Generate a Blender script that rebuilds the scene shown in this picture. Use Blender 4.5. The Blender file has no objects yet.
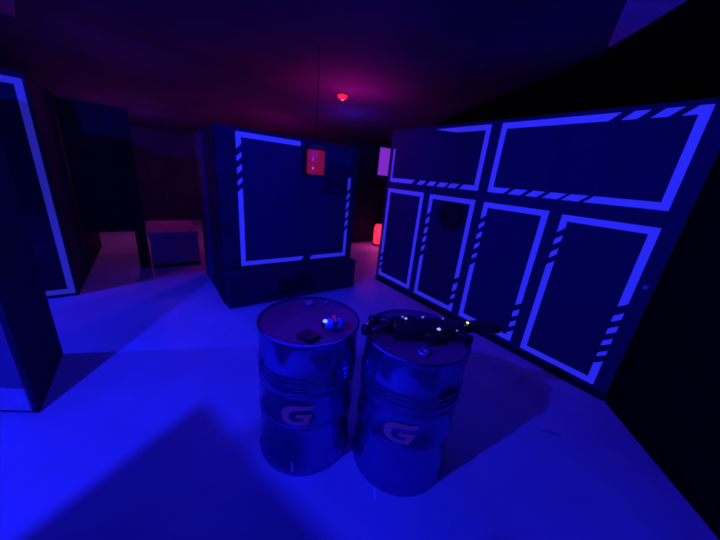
import bpy, bmesh, math, random
from mathutils import Vector, Matrix
random.seed(4)
PI = math.pi
scn = bpy.context.scene
C = scn.collection
scn.view_settings.view_transform = 'Standard'
scn.view_settings.look = 'None'

# ------------------------------------------------------------------ materials
def mat(name, col, rough=0.7, metal=0.0, noise=0.0, nscale=6.0, emit=None, estr=0.0, bump=0.0, bscale=40.0, spec=0.5, trans=0.0, coat=0.0):
    m = bpy.data.materials.new(name); m.use_nodes = True
    nt = m.node_tree; b = nt.nodes['Principled BSDF']
    b.inputs['Roughness'].default_value = rough
    b.inputs['Metallic'].default_value = metal
    b.inputs['Specular IOR Level'].default_value = spec
    b.inputs['Transmission Weight'].default_value = trans
    b.inputs['Coat Weight'].default_value = coat
    tc = nt.nodes.new('ShaderNodeTexCoord')
    n = nt.nodes.new('ShaderNodeTexNoise'); n.inputs['Scale'].default_value = nscale
    n.inputs['Detail'].default_value = 5
    nt.links.new(tc.outputs['Object'], n.inputs['Vector'])
    r = nt.nodes.new('ShaderNodeValToRGB')
    lo = [max(0, c * (1 - noise)) for c in col]; hi = [min(1, c * (1 + noise)) for c in col]
    r.color_ramp.elements[0].color = (*lo, 1); r.color_ramp.elements[1].color = (*hi, 1)
    r.color_ramp.elements[0].position = .3; r.color_ramp.elements[1].position = .7
    nt.links.new(n.outputs['Fac'], r.inputs['Fac'])
    nt.links.new(r.outputs['Color'], b.inputs['Base Color'])
    if emit:
        b.inputs['Emission Color'].default_value = (*emit, 1)
        b.inputs['Emission Strength'].default_value = estr
    if bump:
        n2 = nt.nodes.new('ShaderNodeTexNoise'); n2.inputs['Scale'].default_value = bscale
        nt.links.new(tc.outputs['Object'], n2.inputs['Vector'])
        bp = nt.nodes.new('ShaderNodeBump'); bp.inputs['Strength'].default_value = bump
        bp.inputs['Distance'].default_value = .01
        nt.links.new(n2.outputs['Fac'], bp.inputs['Height']); nt.links.new(bp.outputs['Normal'], b.inputs['Normal'])
    return m

M = {}
M['floor'] = mat('concrete_floor', (.52, .52, .56), .55, noise=.10, nscale=1.7, bump=.12, bscale=18, spec=.3)
M['scuff'] = mat('floor_scuff', (.36, .36, .40), .8, noise=.2, nscale=30)
M['ceiling'] = mat('ceiling_paint', (.065, .03, .11), .9, noise=.25, nscale=1.2, spec=.1)
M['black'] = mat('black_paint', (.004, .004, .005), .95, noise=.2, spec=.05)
M['lit_ceiling_patch'] = mat('lit_ceiling_patch', (.55, .5, .6), .8, noise=.05)
M['panel'] = mat('dark_panel_paint', (.032, .026, .088), .8, noise=.08, nscale=3, bump=.05, spec=.15)
M['panel_dim'] = mat('dark_panel_paint_dim', (.03, .022, .052), .85, noise=.25, nscale=4, bump=.1, spec=.1)
M['blacker'] = mat('near_black_panel', (.011, .010, .026), .85, noise=.25, nscale=4, spec=.1)
M['sidestrip'] = mat('blue_grey_side_board', (.035, .035, .10), .8, noise=.15, spec=.1)
M['kick'] = mat('pale_kick_board', (.6, .6, .65), .7, noise=.1)
M['endface'] = mat('mid_grey_board', (.20, .19, .24), .8, noise=.12)
M['tape'] = mat('fluorescent_tape', (.42, .42, .62), .6, noise=.06, nscale=20, emit=(.036, .042, 1.0), estr=.42)
M['tape_dim'] = mat('shaded_fluorescent_tape', (.2, .2, .3), .6, noise=.06, nscale=20, emit=(.055, .055, 1.0), estr=.26)  # dimmer copy of the tape, shade on the left block put into its colour
M['wall'] = mat('back_wall_paint', (.05, .025, .09), .9, noise=.3, nscale=1.5, spec=.1)
M['round_blot'] = mat('dark_spot_mat', (.008, .006, .012), .9, noise=.2)
M['drum'] = mat('dark_blue_enamel', (.2, .2, .52), .17, metal=.93, noise=.08, nscale=5, spec=.6, bump=.02, bscale=12)
M['drumtop'] = mat('drum_lid_enamel', (.42, .05, .14), .5, noise=.2, nscale=7, spec=.3)
M['logo'] = mat('logo_paint', (.22, .14, .24), .6, noise=.05, spec=.2, emit=(.4, .10, .8), estr=.024)
M['chip'] = mat('white_paint_chip', (.85, .8, .8), .4)
M['bung'] = mat('zinc_bung', (.45, .4, .5), .3, metal=.5)
M['gun'] = mat('black_plastic', (.012, .012, .016), .35, noise=.2, spec=.5)
M['gloss'] = mat('glossy_black_plastic', (.01, .01, .014), .08, spec=.8, coat=.6)
M['clear'] = mat('clear_blue_plastic', (.25, .3, .7), .12, spec=.8, noise=.1, nscale=30)
M['lens'] = mat('glint_dome', (.6, .7, .9), .05, spec=1.0, emit=(.35, .45, 1.0), estr=1.1)  # emission stands in for glints on the plastic
M['glint_dim'] = mat('small_glint_dome', (.5, .5, .8), .05, spec=1.0, emit=(.25, .2, 1.0), estr=.55)  # weaker painted glint, same idea as the brighter dome
M['yellow'] = mat('yellow_led', (.8, .8, .1), .3, emit=(1, .85, .12), estr=1.6)
M['orange'] = mat('pinkish_led', (.8, .5, .4), .3, emit=(.9, .4, .6), estr=.35)
M['redlens'] = mat('red_lens', (.8, .02, .02), .3, emit=(1, .02, .06), estr=.75)
M['redcore'] = mat('red_led_core', (1, .2, .2), .3, emit=(1, .12, .10), estr=2.0)
M['lantern'] = mat('red_lantern_glass', (.5, .01, .03), .25, noise=.25, nscale=9, emit=(.9, .015, .14), estr=.2, spec=.7)
M['redpost'] = mat('red_glowing_lamp', (.8, .03, .05), .4, emit=(1, .03, .10), estr=1.0)
M['purple'] = mat('lit_lilac_panel', (.5, .3, .6), .7, noise=.1, emit=(.28, .03, .60), estr=.7)
M['metal'] = mat('dark_metal', (.03, .03, .04), .4, metal=.4)
M['wood'] = mat('dark_plywood', (.42, .20, .30), .8, noise=.2, nscale=5)
M['knob'] = mat('pale_knob', (.35, .35, .5), .4)

# ------------------------------------------------------------------ mesh helpers
def obj(name, bm, m, parent=None, smooth=False):
    me = bpy.data.meshes.new(name)
    bmesh.ops.recalc_face_normals(bm, faces=bm.faces[:])
    if smooth:
        for f in bm.faces: f.smooth = True
    bm.to_mesh(me); bm.free()
    me.materials.append(m)
    o = bpy.data.objects.new(name, me); C.objects.link(o)
    if parent: o.parent = parent
    return o
def tag(o, label, cat, group=None):
    o['label'] = label; o['category'] = cat
    if group: o['group'] = group
    return o
def thing(name, label, cat, loc=(0, 0, 0), rz=0, group=None):
    o = bpy.data.objects.new(name, None); C.objects.link(o)
    o.location = loc; o.rotation_euler = (0, 0, rz); o.empty_display_size = .1
    return tag(o, label, cat, group)
def struct(o): o['kind'] = 'structure'; return o

def add_box(bm, x0, x1, y0, y1, z0, z1, bev=0.0):
    vs = [bm.verts.new(p) for p in ((x0,y0,z0),(x1,y0,z0),(x1,y1,z0),(x0,y1,z0),(x0,y0,z1),(x1,y0,z1),(x1,y1,z1),(x0,y1,z1))]
    fs = [bm.faces.new([vs[i] for i in q]) for q in ((0,3,2,1),(4,5,6,7),(0,1,5,4),(1,2,6,5),(2,3,7,6),(3,0,4,7))]
    if bev:
        es = list({e for f in fs for e in f.edges})
        bmesh.ops.bevel(bm, geom=es, offset=bev, segments=2, affect='EDGES', profile=.5)
def box(*a, bev=0.0):
    bm = bmesh.new(); add_box(bm, *a, bev=bev); return bm
def add_prism(bm, pts, z0, z1):
    lo = [bm.verts.new((p[0], p[1], z0)) for p in pts]; hi = [bm.verts.new((p[0], p[1], z1)) for p in pts]
    n = len(pts)
    bm.faces.new(lo[::-1]); bm.faces.new(hi)
    for i in range(n): bm.faces.new((lo[i], lo[(i+1)%n], hi[(i+1)%n], hi[i]))
def prism(pts, z0, z1, bev=0):
    bm = bmesh.new(); add_prism(bm, pts, z0, z1)
    if bev: bmesh.ops.bevel(bm, geom=bm.edges[:], offset=bev, segments=2, affect='EDGES', profile=.5)
    return bm
def add_lathe(bm, prof, n=48, c=(0, 0, 0), cap0=True, cap1=True, Mx=None):
    rings = []
    for r, z in prof:
        ring = []
        for k in range(n):
            a = 2 * PI * k / n
            v = Vector((r * math.cos(a), r * math.sin(a), z))
            if Mx: v = Mx @ v
            ring.append(bm.verts.new(v + Vector(c)))
        rings.append(ring)
    for i in range(len(rings) - 1):
        for k in range(n):
            bm.faces.new((rings[i][k], rings[i][(k+1)%n], rings[i+1][(k+1)%n], rings[i+1][k]))
    if cap0: bm.faces.new(rings[0][::-1])
    if cap1: bm.faces.new(rings[-1])
def lathe(prof, n=48, c=(0,0,0), **k):
    bm = bmesh.new(); add_lathe(bm, prof, n, c, **k); return bm
def add_tube(bm, a, b, r, n=16, r2=None):
    a = Vector(a); b = Vector(b); d = b - a
    Mx = d.to_track_quat('Z', 'Y').to_matrix()
    add_lathe(bm, [(r, 0), (r2 or r, d.length)], n, a, Mx=Mx)
def dome(r, c, n=16, flat=1.0):
    return lathe([(r * math.cos(t) + 1e-4, r * math.sin(t) * flat) for t in [PI/2 * i / 6 for i in range(7)]], n, c)
def shade_auto(o, ang=35):
    me = o.data
    for p in me.polygons: p.use_smooth = True
    bm = bmesh.new(); bm.from_mesh(me)
    for e in bm.edges:
        if len(e.link_faces) == 2 and e.calc_face_angle(0) > math.radians(ang): e.smooth = False
    bm.to_mesh(me); bm.free()
    return o

# ------------------------------------------------------------------ setting
CEIL = 3.0
struct(obj('floor', box(-6, 9, -4, 10.2, -.12, 0), M['floor']))
fl = bpy.data.objects['floor']
def flat_blob(pts, z0, z1):
    return prism(pts, z0, z1)
obj('scuff_mark', flat_blob([(2.25,.43),(2.30,.415),(2.36,.33),(2.34,.31),(2.29,.36)], .0004, .0014), M['scuff'], fl)
obj('scuff_mark', flat_blob([(2.62,.86),(2.72,.80),(2.80,.84),(2.86,.78),(2.74,.75),(2.64,.80)], .0004, .0014), M['scuff'], fl)
obj('paint_streak', flat_blob([(.905,.836),(.912,.832),(.842,.742),(.832,.744)], .0004, .0014), M['chip'], fl)
ce = struct(obj('ceiling', box(-6, 9, -4, 10.2, CEIL, CEIL + .1), M['ceiling']))
obj('lit_ceiling_patch', prism([(3.284,1.137),(2.35,.775),(2.723,.475)], CEIL - .03, CEIL + .02), M['lit_ceiling_patch'], ce)  # lit part of the ceiling, its light put in as pale colour
obj('unlit_ceiling_patch', prism([(3.4,1.2),(3.30,1.135),(2.3,.05),(5,-3),(8.8,0),(8.8,5),(5.2,4.6)], CEIL - .04, CEIL + .02), M['black'], ce)  # part of the ceiling no light reaches, painted black
obj('pale_board', prism([(-1.0,5.45),(-.80,4.5),(-1.4,4.5),(-1.6,5.45)], CEIL - .03, CEIL + .02), M['endface'], ce)
bm = bmesh.new()
vs = [bm.verts.new(p) for p in ((-6,4.75,2.999),(9,4.75,2.999),(9,10,2.45),(-6,10,2.45),(-6,4.75,3.05),(9,4.75,3.05),(9,10,3.05),(-6,10,3.05))]
for q in ((0,3,2,1),(4,5,6,7),(0,1,5,4),(1,2,6,5),(2,3,7,6),(3,0,4,7)): bm.faces.new([vs[i] for i in q])
struct(obj('ceiling', bm, M['ceiling']))
struct(obj('wall_back', box(-6, 9, 10, 10.2, 0, CEIL), M['wall']))
struct(obj('wall_left', box(-6.2, -6, -4, 10.2, 0, CEIL), M['wall']))
struct(obj('wall_right', box(9, 9.2, -4, 10.2, 0, CEIL), M['wall']))
wc = struct(obj('wall_corridor', box(4.0, 8.9, 6.1, 6.25, 0, 2.56), M['blacker']))
obj('lilac_panel', box(4.96, 5.36, 6.05, 6.12, 1.83, 2.51, bev=.008), M['purple'], wc)  # wall piece under purple light, the light put in as emission

# ------------------------------------------------------------------ tape frames
W = .058
def tape_side(bm, f, a0, a1, b0, b1, dashes, slant, ends=None):
    """strip from a0 to a1 along one axis, b0..b1 across; dashes: list of gaps (g0,g1); slant shifts the b1 edge"""
    cuts = []; cur = a0; first = True
    gaps = [((a+b)/2 - (b-a)*.66, (a+b)/2 + (b-a)*.66) for a, b in sorted(dashes)]
    segs = []
    for g0, g1 in gaps:
        segs.append((cur, g0)); cur = g1
    segs.append((cur, a1))
    for i, (s, e) in enumerate(segs):
        sl0 = slant if i > 0 else 0; sl1 = slant if i < len(segs) - 1 else 0
        q = [(s - sl0/2, b0), (e - sl1/2, b0), (e + sl1/2, b1), (s + sl0/2, b1)]
        t = .004
        lo = [bm.verts.new(f(u, w, 0)) for u, w in q]; hi = [bm.verts.new(f(u, w, t)) for u, w in q]
        bm.faces.new(hi); bm.faces.new(lo[::-1])
        for k in range(4): bm.faces.new((lo[k], lo[(k+1)%4], hi[(k+1)%4], hi[k]))
def frame(parent, place, u0, u1, z0, z1, left=(), right=(), top=(), bot=(), sl=.05, w=W, top_range=None, right_range=None, m='tape'):
    bm = bmesh.new()
    h = lambda u, b, t: place(u, b, t)
    v = lambda u, b, t: place(b, u, t)
    tr = top_range or (u0, u1)
    tape_side(bm, h, tr[0], tr[1], z1 - w, z1, top, sl)
    tape_side(bm, h, u0, u1, z0, z0 + w, bot, sl)
    tape_side(bm, v, z0 + w, z1 - w, u0, u0 + w, left, sl)
    rr = right_range or (z0 + w, z1 - w)
    tape_side(bm, v, rr[0], rr[1], u1 - w, u1, right, sl)
    return obj('tape_frame', bm, M[m], parent)

# ------------------------------------------------------------------ right partition (face at X = 3.15, runs along Y)
RX = 3.15
rp = thing('arena_partition', 'long dark partition on the right carrying six rectangles of glowing blue tape', 'partition', (RX, .25, 0))
def loc(parent, bm):
    bmesh.ops.translate(bm, verts=bm.verts[:], vec=-Vector(parent.location)); return bm
obj('wall_board', loc(rp, box(RX, RX + .22, .25, 3.62, 0, 2.47, bev=.006)), M['panel'], rp)
obj('base_strip', loc(rp, box(RX - .006, RX, .26, 3.62, 0, .07)), M['blacker'], rp)
# along the face: u = -Y so that u grows to the viewer's right
def pr(u, z, t): return Vector((RX - .001 - t, -u, z)) - Vector(rp.location)
def gaps(seq):   # descending Y values in pairs -> gaps in u
    return [(-a, -b) for a, b in seq]
# upper left: its top tape tapers off and stops short of the far end
bm = bmesh.new()
z0, z1, ua, ub = 1.715, 2.43, -3.535, -1.965
tape_side(bm, lambda u, b, t: pr(u, b, t), ua, ub, z0, z0 + W, gaps([(3.016,2.937),(2.802,2.747),(2.613,2.57),(2.421,2.389),(2.25,2.206)]), .06)
tape_side(bm, lambda u, b, t: pr(b, u, t), z0 + W, z1, ub - W, ub, [], 0)
tape_side(bm, lambda u, b, t: pr(b, u, t), z0 + W, 2.20, ua, ua + .04, [], 0)
q = [(-2.75, z1 - .004), (-2.42, z1 - W), (ub - W, z1 - W), (ub - W, z1)]
lo = [bm.verts.new(pr(u, b, 0)) for u, b in q]; hi = [bm.verts.new(pr(u, b, .004)) for u, b in q]
bm.faces.new(hi); bm.faces.new(lo[::-1])
for k in range(4): bm.faces.new((lo[k], lo[(k+1)%4], hi[(k+1)%4], hi[k]))
obj('tape_frame', bm, M['tape'], rp)
frame(rp, pr, -1.84, -.362, 1.715, 2.43, top=gaps([(.875,.815),(.70,.64),(.525,.475)]), bot=gaps([(1.614,1.575),(1.431,1.391),(1.265,1.227),(1.08,1.055),(.908,.878)]), sl=.07)
frame(rp, pr, -3.55, -2.787, .125, 1.612, left=[(.25,.29),(.363,.40),(.47,.512)])
frame(rp, pr, -2.67, -1.965, .115, 1.607, left=[(.741,.80),(.885,.93),(1.02,1.06),(1.15,1.20),(1.29,1.34)], right=[(.232,.29),(.365,.41),(.53,.585)])
frame(rp, pr, -1.848, -1.15, .115, 1.60, left=[(.86,.92),(.99,1.045),(1.12,1.17),(1.25,1.30),(1.37,1.42)], right=[(.24,.29),(.37,.42),(.51,.565)])
frame(rp, pr, -1.034, -.358, .105, 1.585, left=[(1.12,1.17),(1.25,1.305),(1.38,1.43)], right=[(.347,.40),(.46,.515),(.585,.635),(.71,.76),(.84,.905)])
# dark round blot on the second lower panel, fading at its rim
ms = M['round_blot']; nt = ms.node_tree; bs = nt.nodes['Principled BSDF']
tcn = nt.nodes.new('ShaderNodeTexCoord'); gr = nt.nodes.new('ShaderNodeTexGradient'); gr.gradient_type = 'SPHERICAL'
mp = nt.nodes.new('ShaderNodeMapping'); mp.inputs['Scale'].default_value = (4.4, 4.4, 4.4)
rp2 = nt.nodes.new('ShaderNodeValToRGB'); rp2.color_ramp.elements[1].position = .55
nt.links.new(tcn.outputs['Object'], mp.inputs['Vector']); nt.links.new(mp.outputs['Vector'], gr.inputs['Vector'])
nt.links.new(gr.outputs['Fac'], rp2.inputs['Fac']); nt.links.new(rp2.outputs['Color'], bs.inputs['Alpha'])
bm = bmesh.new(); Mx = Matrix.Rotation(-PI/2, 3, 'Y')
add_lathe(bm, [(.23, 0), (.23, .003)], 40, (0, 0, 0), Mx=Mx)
sp = obj('dark_spot', bm, M['round_blot'], rp); sp.location = Vector((RX - .001, 2.26, 1.38)) - Vector(rp.location)
bm = bmesh.new(); add_lathe(bm, [(.012, 0), (.012, .02), (.022, .03), (.022, .042), (.012, .05)], 16, (0, 0, 0), Mx=Mx)
kn = obj('knob', bm, M['knob'], rp, True); kn.location = Vector((RX - .001, .298, 1.12)) - Vector(rp.location)

# black diagonal screen running from the partition's near end toward the viewer's right
bk = thing('diagonal_screen', 'black screen standing at an angle at the right edge', 'screen', (3.15, .24, 0))
d = Vector((-.74, -.67, 0)).normalized(); nrm = Vector((.67, -.74, 0)).normalized()
a = Vector((3.15, .235, 0)); b = a + d * 2.2
obj('screen_board', loc(bk, prism([(a.x, a.y), (b.x, b.y), (b.x + nrm.x*.2, b.y + nrm.y*.2), (a.x + .35, a.y - .02)], 0, 2.75)), M['black'], bk)
obj('kick_strip', loc(bk, prism([(a.x - .004, a.y), (b.x - .004, b.y), (b.x, b.y - .0), (a.x, a.y)], 0, .08)), M['black'], bk)

# ------------------------------------------------------------------ centre block
cb = thing('arena_block', 'dark upright block in the middle with one square of glowing blue tape', 'block', (1.6, 3.5, 0))
CF = 3.60
obj('block_body', loc(cb, box(.63, 2.54, CF, 4.95, .0, 2.14, bev=.008)), M['panel_dim'], cb)
obj('tape_glow_panel', loc(cb, box(.84, 2.42, CF - .0015, CF + .01, .525, 2.095)), M['panel'], cb)  # bluer inset, the tape's glow on the block put into its colour
obj('plinth', loc(cb, box(.64, 2.56, 3.47, CF, 0, .47, bev=.01)), M['panel_dim'], cb)
obj('recess_shade', loc(cb, box(1.28, 1.85, 3.464, 3.472, .10, .34)), M['blacker'], cb)  # flat dark plate, the shade of a recess put into its colour
obj('side_board', loc(cb, box(.612, .632, CF + .02, 4.26, .02, 2.12)), M['blacker'], cb)
obj('side_strip', loc(cb, box(.60, .632, 4.30, 4.94, .02, 2.12)), M['sidestrip'], cb)
def pc(u, z, t): return Vector((u, CF - .002 - t, z)) - Vector(cb.location)
bm = bmesh.new()
cu0, cu1, cz0, cz1 = .838, 2.425, .52, 2.10; cw = .056
tape_side(bm, lambda u, b, t: pc(u, b, t), cu0, 1.62, cz1 - cw, cz1, [], 0)
tape_side(bm, lambda u, b, t: pc(u, b, t), cu0, cu1, cz0, cz0 + cw, [(1.70, 1.80)], .03)
tape_side(bm, lambda u, b, t: pc(b, u, t), cz0 + cw, cz1 - cw, cu0, cu0 + cw, [(1.478,1.53),(1.60,1.66),(1.745,1.80),(1.875,1.935)], .05)
tape_side(bm, lambda u, b, t: pc(b, u, t), cz0 + cw, 1.713, cu1 - .048, cu1, [(.951,1.0),(1.09,1.13),(1.23,1.27),(1.37,1.41),(1.49,1.535)], .05)
obj('tape_frame', bm, M['tape'], cb)

# ------------------------------------------------------------------ left block and near-left block
lb = thing('arena_block', 'dark tall block at far left with one glowing tape rectangle and purple side', 'block', (-1.4, 4.63, 0))
obj('block_body', loc(lb, box(-2.2, -.88, 4.63, 7.1, 0, 2.42, bev=.01)), M['panel_dim'], lb)
def pl(u, z, t): return Vector((u, 4.629 - t, z)) - Vector(lb.location)
frame(lb, pl, -2.1, -.905, .04, 2.36, w=.062, m='tape_dim')
nb = thing('arena_pillar', 'nearest dark pillar cut off by the left edge, on a pale kick board', 'pillar', (-1.0, 2.8, 0))
obj('pillar_body', loc(nb, prism([(-.795,2.43),(-.80,3.2),(-1.75,3.2),(-1.75,3.05)], 0, 2.45, bev=.006)), M['panel_dim'], nb)
dd = Vector((-.843, .538, 0)); nn = Vector((-.538, -.843, 0))
def on_end(s, off): p = Vector((-.795, 2.43, 0)) + dd * s + nn * off; return (p.x, p.y)
obj('lit_end_board', loc(nb, prism([on_end(.03, .001), on_end(1.1, .001), on_end(1.1, .012), on_end(.03, .012)], .22, 2.44)), M['endface'], nb)  # paler than the body, light falling on this end put into the colour
obj('kick_board', loc(nb, prism([on_end(.03, .001), on_end(1.1, .001), on_end(1.1, .016), on_end(.03, .016)], .035, .215)), M['kick'], nb)

# ------------------------------------------------------------------ far left passage
bd = thing('standing_board', 'dark board raised on a post in the gap behind the left block', 'board', (-.45, 5.6, 0))
obj('board', loc(bd, box(-.86, -.14, 5.58, 5.66, .60, 2.35, bev=.006)), M['blacker'], bd)
obj('post', loc(bd, box(-.27, -.13, 5.53, 5.63, 0, 2.3, bev=.008)), M['blacker'], bd)
bx = thing('low_box', 'low purplish wooden box on the floor left of the centre block', 'box', (.23, 5.6, 0))
obj('box_body', loc(bx, box(-.10, .585, 5.45, 6.5, 0, .52, bev=.01)), M['wood'], bx)
obj('lid', loc(bx, box(-.115, .588, 5.42, 6.5, .52, .60, bev=.008)), M['wood'], bx)
obj('skirting', loc(bx, box(-.10, .585, 5.44, 5.452, 0, .06)), M['blacker'], bx)

# ------------------------------------------------------------------ red lamps
rl = thing('ceiling_lamp', 'small glowing red lamp on the ceiling above the centre block', 'lamp', (2.73, 4.48, CEIL))
obj('base', lathe([(.088, 0), (.088, -.014), (.078, -.02)], 24), M['metal'], rl, True)
obj('lens', lathe([(.078, -.02), (.082, -.04), (.07, -.062), (.04, -.078), (.004, -.084)], 24), M['redlens'], rl, True)
obj('led', lathe([(.004, -.0845), (.018, -.087), (.018, -.095), (.004, -.10)], 12), M['redcore'], rl, True)
ln = thing('hanging_lantern', 'red cylindrical lantern hanging in front of the centre block', 'lantern', (1.63, 3.2, 1.70))
obj('shade', lathe([(.095, .02), (.105, .03), (.108, .16), (.105, .29), (.09, .30)], 28), M['lantern'], ln, True)
obj('cap', lathe([(.112, .29), (.115, .315), (.06, .335), (.02, .345)], 28), M['metal'], ln, True)
obj('bottom_ring', lathe([(.09, 0), (.108, .004), (.108, .022), (.09, .026)], 28), M['metal'], ln, True)
obj('stem', lathe([(.005, .34), (.005, CEIL - 1.70)], 10), M['black'], ln, True)
bm = bmesh.new(); add_box(bm, -.165, -.118, -.03, .03, -.01, .33, bev=.006); add_box(bm, -.13, -.05, -.02, .02, .31, .335); add_box(bm, -.13, -.09, -.02, .02, -.01, .015)
obj('bracket', bm, M['gun'], ln)
bm = dome(.012, (0, 0, 0), 12); bmesh.ops.rotate(bm, verts=bm.verts[:], matrix=Matrix.Rotation(PI/2, 3, 'X')); bmesh.ops.translate(bm, verts=bm.verts[:], vec=(-.07, -.083, .09))
obj('indicator', bm, M['orange'], ln, True)
fp = thing('floor_lamp', 'red glowing lamp on the floor at the far end of the right passage', 'lamp', (4.93, 5.72, 0))
obj('base', lathe([(.17, 0), (.17, .03), (.13, .045)], 24), M['metal'], fp, True)
obj('shade', lathe([(.13, .045), (.15, .08), (.155, .45), (.13, .56), (.05, .575)], 24), M['redpost'], fp, True)

# ------------------------------------------------------------------ steel drums
RD, HD = .295, .92
def drum_profile():
    p = [(RD - .02, .0), (RD + .006, .0), (RD + .008, .012), (RD, .022)]
    def bulge(zc, h, r, n=8):
        for i in range(n + 1):
            t = i / n
            p.append((RD + r * math.sin(PI * t) ** 1.2 if 0 < t < 1 else RD, zc - h/2 + h * t))
    bulge(.365, .04, .006)
    bulge(.585, .04, .006)
    for zc in (.64, .672, .704): bulge(zc, .026, .006, 6)
    p += [(RD, HD - .03), (RD + .002, HD - .022), (RD + .008, HD - .014), (RD + .008, HD - .003), (RD + .003, HD), (RD - .006, HD), (RD - .008, HD - .012)]
    return p
G = {  # slanted G, in units of its width
 'outer': [(1.04, .80), (.94, .62), (.50, .60), (.35, .55), (.27, .44), (.25, .30), (.31, .18), (.40, .15), (.64, .15), (.72, .30), (.45, .30), (.50, .44), (.97, .44), (.80, .0), (.28, .0), (.12, .06), (.03, .19), (.0, .38), (.06, .56), (.18, .70), (.36, .78)],
}
def drum(x, y, az_logo, label, chip):
    t = thing('steel_drum', label, 'barrel', (x, y, 0), 0, 'steel drums in the middle of the floor')
    body = obj('drum_body', lathe(drum_profile(), 96, cap0=True, cap1=False), M['drum'], t); shade_auto(body, 50)
    lid = obj('lid', lathe([(.01, HD - .016), (RD - .03, HD - .016), (RD - .02, HD - .012), (RD - .007, HD - .012)], 64, cap1=False), M['drumtop'], t, True)
    # logo wrapped round the drum
    bm = bmesh.new()
    S = .185; zc = .47
    f = bm.faces.new([bm.verts.new((u, v, 0)) for u, v in G['outer']])   # flat first, then wrapped
    bmesh.ops.triangulate(bm, faces=[f], ngon_method='EAR_CLIP')
    for _ in range(2): bmesh.ops.subdivide_edges(bm, edges=bm.edges[:], cuts=1)
    for v in bm.verts:
        u, w_ = v.co.x, v.co.y
        a = az_logo + (u - .5) * S / RD; r = RD + .0035
        v.co = (r * math.cos(a), r * math.sin(a), zc + (w_ - .40) * S * .92)
    obj('logo', bm, M['logo'], body)
    return t
d1 = drum(.690, 1.347, math.radians(233), 'dark blue steel drum, left of the two, with small gadgets on its lid', True)
d2 = drum(1.162, .913, math.radians(219), 'dark blue steel drum, right of the two, with a toy gun on its lid', False)
def bung(parent, x, y, r):
    lid = next(c for c in parent.children if c.name.startswith('lid'))
    lx, ly = x - parent.location.x, y - parent.location.y
    obj('bung', lathe([(r, HD - .015), (r, HD - .002), (r * .85, HD + .004), (r * .5, HD + .004), (r * .45, HD - .001)], 20, (lx, ly, 0)), M['bung'], lid, True)
bung(d1, .775, 1.535, .03); bung(d1, .885, 1.495, .014)
bung(d2, 1.055, .765, .032); bung(d2, 1.33, .99, .014)
# pale drips of paint on the sides
def drip(parent, az, z0, z1, w):
    bm = bmesh.new(); n = 10; prev = None
    for i in range(n + 1):
        z = z0 + (z1 - z0) * i / n; ww = w * (.5 + .5 * math.sin(PI * (i + .7) / (n + 1.4)))
        da = .012 * math.sin(i * 1.3)
        r = RD + .004
        cur = [bm.verts.new((r * math.cos(az + da + s * ww / RD), r * math.sin(az + da + s * ww / RD), z)) for s in (-1, 1)]
        if prev: bm.faces.new((prev[0], prev[1], cur[1], cur[0]))
        prev = cur
    obj('paint_drip', bm, M['chip'], parent)
drip(d1, math.radians(229), .03, .115, .005)

# ------------------------------------------------------------------ things on the left drum
ZL = HD - .0155
cbx = thing('control_box', 'small black box lying on the left drum lid', 'box', (.597, 1.175, ZL), math.radians(20))
obj('case', box(-.042, .042, -.05, .05, 0, .022, bev=.006), M['gun'], cbx)
obj('button', lathe([(.012, .022), (.012, .026), (.008, .028)], 14), M['gloss'], cbx, True)
sg = thing('sensor_gadget', 'glossy blue plastic gadget with a glowing dome as its glint on the left drum lid', 'gadget', (.765, 1.19, ZL), math.radians(-22))
bm = bmesh.new()
add_lathe(bm, [(.008, -.062), (.024, -.055), (.033, -.03), (.034, .03), (.026, .055), (.012, .062)], 20, (0, 0, .034), Mx=Matrix.Rotation(PI/2, 3, 'Y'))
obj('body', bm, M['clear'], sg, True)
bm = bmesh.new(); add_lathe(bm, [(.020, -.074), (.022, -.05), (.02, -.048)], 16, (0, 0, .034), Mx=Matrix.Rotation(PI/2, 3, 'Y'))
obj('collar', bm, M['gloss'], sg, True)
bm = dome(.013, (0, 0, 0), 14); bmesh.ops.translate(bm, verts=bm.verts[:], vec=(-.055, -.012, .058)); obj('lens', bm, M['lens'], sg, True)  # glowing dome painted in as the gadget's glint
bm = bmesh.new(); add_box(bm, -.012, .012, -.036, .036, .0, .07, bev=.004); obj('clip', bm, M['drum'], sg)

# ------------------------------------------------------------------ toy gun across the right drum
A0 = Vector((.851, 1.037)); A1 = Vector((1.62, .683)); L = (A1 - A0).length
ang = math.atan2((A1 - A0).y, (A1 - A0).x)
gn = thing('laser_tag_gun', 'black toy gun lying across the right drum with small leds and glowing glints', 'gun', (A0.x, A0.y, HD + .002), ang)
# local: x muzzle -> butt, +y away from the viewer (top of the gun), -y toward the viewer (grip)
obj('receiver', prism([(.16,-.045),(.20,.05),(.30,.065),(.56,.062),(.62,.035),(.60,-.05),(.50,-.062),(.30,-.06)], 0, .07, bev=.008), M['gun'], gn)
bm = bmesh.new(); add_tube(bm, (.03, 0, .036), (.20, 0, .036), .02, 18); obj('barrel', bm, M['gun'], gn, True)
bm = bmesh.new(); add_lathe(bm, [(.012, -.005), (.028, 0), (.03, .012), (.03, .04), (.02, .05)], 18, (0, 0, .036), Mx=Matrix.Rotation(PI/2, 3, 'Y')); obj('muzzle', bm, M['gun'], gn, True)
obj('stock', prism([(.60,-.025),(.60,.035),(.72,.045),(.845,.055),(.85,-.035),(.80,-.04),(.72,-.01)], .01, .06, bev=.008), M['gun'], gn)
obj('grip', prism([(.52,-.055),(.575,-.05),(.60,-.135),(.545,-.14)], .012, .058, bev=.008), M['gun'], gn)
obj('magazine', prism([(.34,-.055),(.41,-.055),(.39,-.125),(.315,-.115)], .012, .056, bev=.008), M['gloss'], gn)
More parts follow.
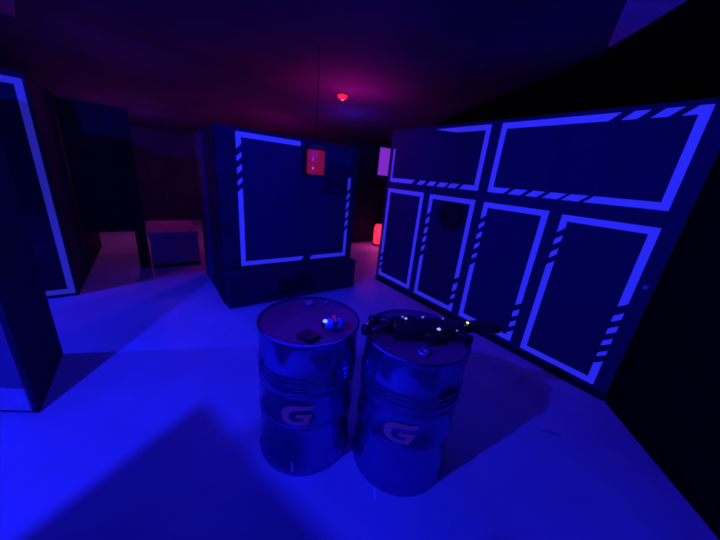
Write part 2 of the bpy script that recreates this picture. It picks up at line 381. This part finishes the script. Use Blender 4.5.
bm = bmesh.new(); add_tube(bm, (.10, .085, .045), (.34, .085, .045), .022, 18); add_tube(bm, (.06, .085, .045), (.11, .085, .045), .032, 18, .026); add_box(bm, .16, .19, .05, .08, .02, .06); add_box(bm, .27, .30, .05, .08, .02, .06)
obj('scope', bm, M['gun'], gn, True)
bm = bmesh.new()
for k in range(14):
    a0 = PI * k / 14 + PI; a1 = PI * (k + 1) / 14 + PI
    add_tube(bm, (.47 + .04 * math.cos(a0), -.055 + .04 * math.sin(a0), .034), (.47 + .04 * math.cos(a1), -.055 + .04 * math.sin(a1), .034), .006, 8)
obj('trigger_guard', bm, M['gun'], gn, True)
def glow_dome(wx, wy, z, r, m, name='glow_dome'):
    p = Matrix.Rotation(-ang, 2) @ (Vector((wx, wy)) - A0)
    o = obj(name, dome(r * .8, (p.x, p.y, z), 14), M[m], gn, True); return o  # emissive dots, painted glints except for the leds
glow_dome(1.114, 1.00, .069, .008, 'glint_dim'); glow_dome(1.118, .975, .069, .010, 'lens')
glow_dome(1.225, .940, .069, .010, 'glint_dim'); glow_dome(1.20, .800, .069, .013, 'lens')
glow_dome(1.325, .872, .069, .008, 'glint_dim')
glow_dome(1.425, .769, .068, .010, 'yellow', 'led')
glow_dome(1.285, .742, .069, .007, 'orange', 'led')

# ------------------------------------------------------------------ unseen boards added under the main lamp to cast floor shadows
bf = thing('added_baffle', 'unseen boards added under the lamp to shade the floor and drum reflections', 'board', (-1.7, .9, 2.3))
cx, cy = -1.386, 1.111
e1 = (cx + .33 * math.cos(math.radians(210)), cy + .33 * math.sin(math.radians(210)))
e2 = (cx + .31 * math.cos(math.radians(286)), cy + .31 * math.sin(math.radians(286)))
def pb(X, Y): return (-1.8 + .22 * (X + 1.8), .87 + .22 * (Y - .87))
obj('board', loc(bf, prism([(cx, cy), e1, (e1[0], pb(0, .82)[1]), pb(-.15, .78), pb(.2, .42), pb(.53, .40)], 2.29, 2.31)), M['black'], bf)
obj('board', loc(bf, prism([(-1.385, .734), (-1.14, .734), (-1.14, .42), (-1.30, .42)], 2.29, 2.31)), M['black'], bf)  # second added board, darkens floor that the drums reflect
for ox, oy in ((.2, -.5), (-.2, -.18), (-.04, -.14)):
    bm = bmesh.new(); add_tube(bm, (cx + ox, cy + oy, 2.31), (cx + ox, cy + oy, CEIL), .006, 8); obj('rod', loc(bf, bm), M['metal'], bf)

# ------------------------------------------------------------------ lights
def light(name, kind, loc_, power, col, radius=.03, aim=None, size=None, cone=None, blend=.5):
    l = bpy.data.lights.new(name, kind); l.energy = power; l.color = col
    o = bpy.data.objects.new(name, l); C.objects.link(o); o.location = loc_
    if kind in ('POINT', 'SPOT'): l.shadow_soft_size = radius
    if kind == 'AREA': l.shape = 'RECTANGLE'; l.size, l.size_y = size
    if kind == 'SPOT': l.spot_size = math.radians(cone); l.spot_blend = blend
    if aim: o.rotation_euler = (Vector(aim) - Vector(loc_)).to_track_quat('-Z', 'Y').to_euler()
    return o
UV = (.010, .012, 1.0)
light('uv_lamp', 'POINT', (-1.8, .87, 2.93), 570, UV, .018)
light('uv_side_lamp', 'SPOT', (-2.6, 4.0, 2.2), 340, UV, .04, aim=(-.5, 3.75, 0), cone=52)
light('uv_fill', 'AREA', (.6, -2.6, 2.6), 30, UV, aim=(1.2, 2.5, .6), size=(3.0, 1.2))
light('uv_top_fill', 'AREA', (.9, 2.5, 2.9), 34, UV, aim=(.9, 2.51, 0), size=(2.4, 2.4))
light('uv_patch_fill', 'SPOT', (1.9, -.2, 2.35), 20, (.03, .015, 1), .05, aim=(2.85, .85, 3.0), cone=50)  # added spot with no fixture, brightens the pale ceiling patch
light('red_lamp_light', 'POINT', (2.60, 4.15, 2.45), 5.0, (1, .01, .42), .05)
light('red_lamp_uplight', 'SPOT', (2.60, 4.15, 2.40), 25.0, (1, .01, .42), .05, aim=(2.6, 4.16, 3), cone=160, blend=.6)
light('red_floor_light', 'POINT', (4.60, 5.45, .45), 5.0, (1, .06, .6), .1)
light('red_passage_light', 'POINT', (-.2, 7.6, 1.6), 8.0, (1, .12, .8), .1)
light('purple_passage_fill', 'POINT', (-.35, 4.95, 2.3), 1.6, (.5, .05, .75), .1)  # added fill, tints the low box and left block side purple
light('uv_passage_fill', 'POINT', (3.5, 5.2, 2.4), 14, (.12, .04, 1), .1)  # added blue fill for the right passage floor
light('uv_back_fill', 'POINT', (.1, 8.2, 1.9), 5, (.12, .04, 1), .1)  # added blue fill for the far left passage
light('red_lamp_halo', 'POINT', (2.72, 4.36, 2.86), .8, (1, .01, .16), .03)
light('red_back_fill', 'POINT', (2.4, 6.6, 1.7), 22, (1, .02, .45), .1)  # added fill, turns the back wall and far ceiling purple
w = bpy.data.worlds.new('World'); scn.world = w; w.use_nodes = True
w.node_tree.nodes['Background'].inputs['Color'].default_value = (.05, .03, 1, 1)
w.node_tree.nodes['Background'].inputs['Strength'].default_value = .12

# ------------------------------------------------------------------ camera
cd = bpy.data.cameras.new('Camera'); cam = bpy.data.objects.new('Camera', cd); C.objects.link(cam)
f = 278.0
dn = Vector((280 - 360, 1095 - 270, f)).normalized(); upc = -dn
zf = Vector((0, 0, 1)); fw = (zf - upc * zf.dot(upc)).normalized(); rt = fw.cross(upc)
if rt.x < 0: rt = -rt
th = math.radians(37.5)
def room(v):   # camera-space vector -> room axes
    a = Vector((v.dot(rt), v.dot(fw), v.dot(upc)))
    return Vector((a.x * math.cos(th) + a.y * math.sin(th), -a.x * math.sin(th) + a.y * math.cos(th), a.z))
X = room(Vector((1, 0, 0))); Y = room(Vector((0, -1, 0))); Z = room(Vector((0, 0, -1)))
cam.matrix_world = Matrix(((X.x, Y.x, Z.x, 0), (X.y, Y.y, Z.y, 0), (X.z, Y.z, Z.z, 1.75), (0, 0, 0, 1)))
cd.sensor_fit = 'HORIZONTAL'; cd.sensor_width = 36; cd.lens = f / 720 * 36
cd.clip_start = .02
cd.dof.use_dof = True; cd.dof.focus_distance = .9; cd.dof.aperture_fstop = cd.lens / 1000 / .005
scn.camera = cam
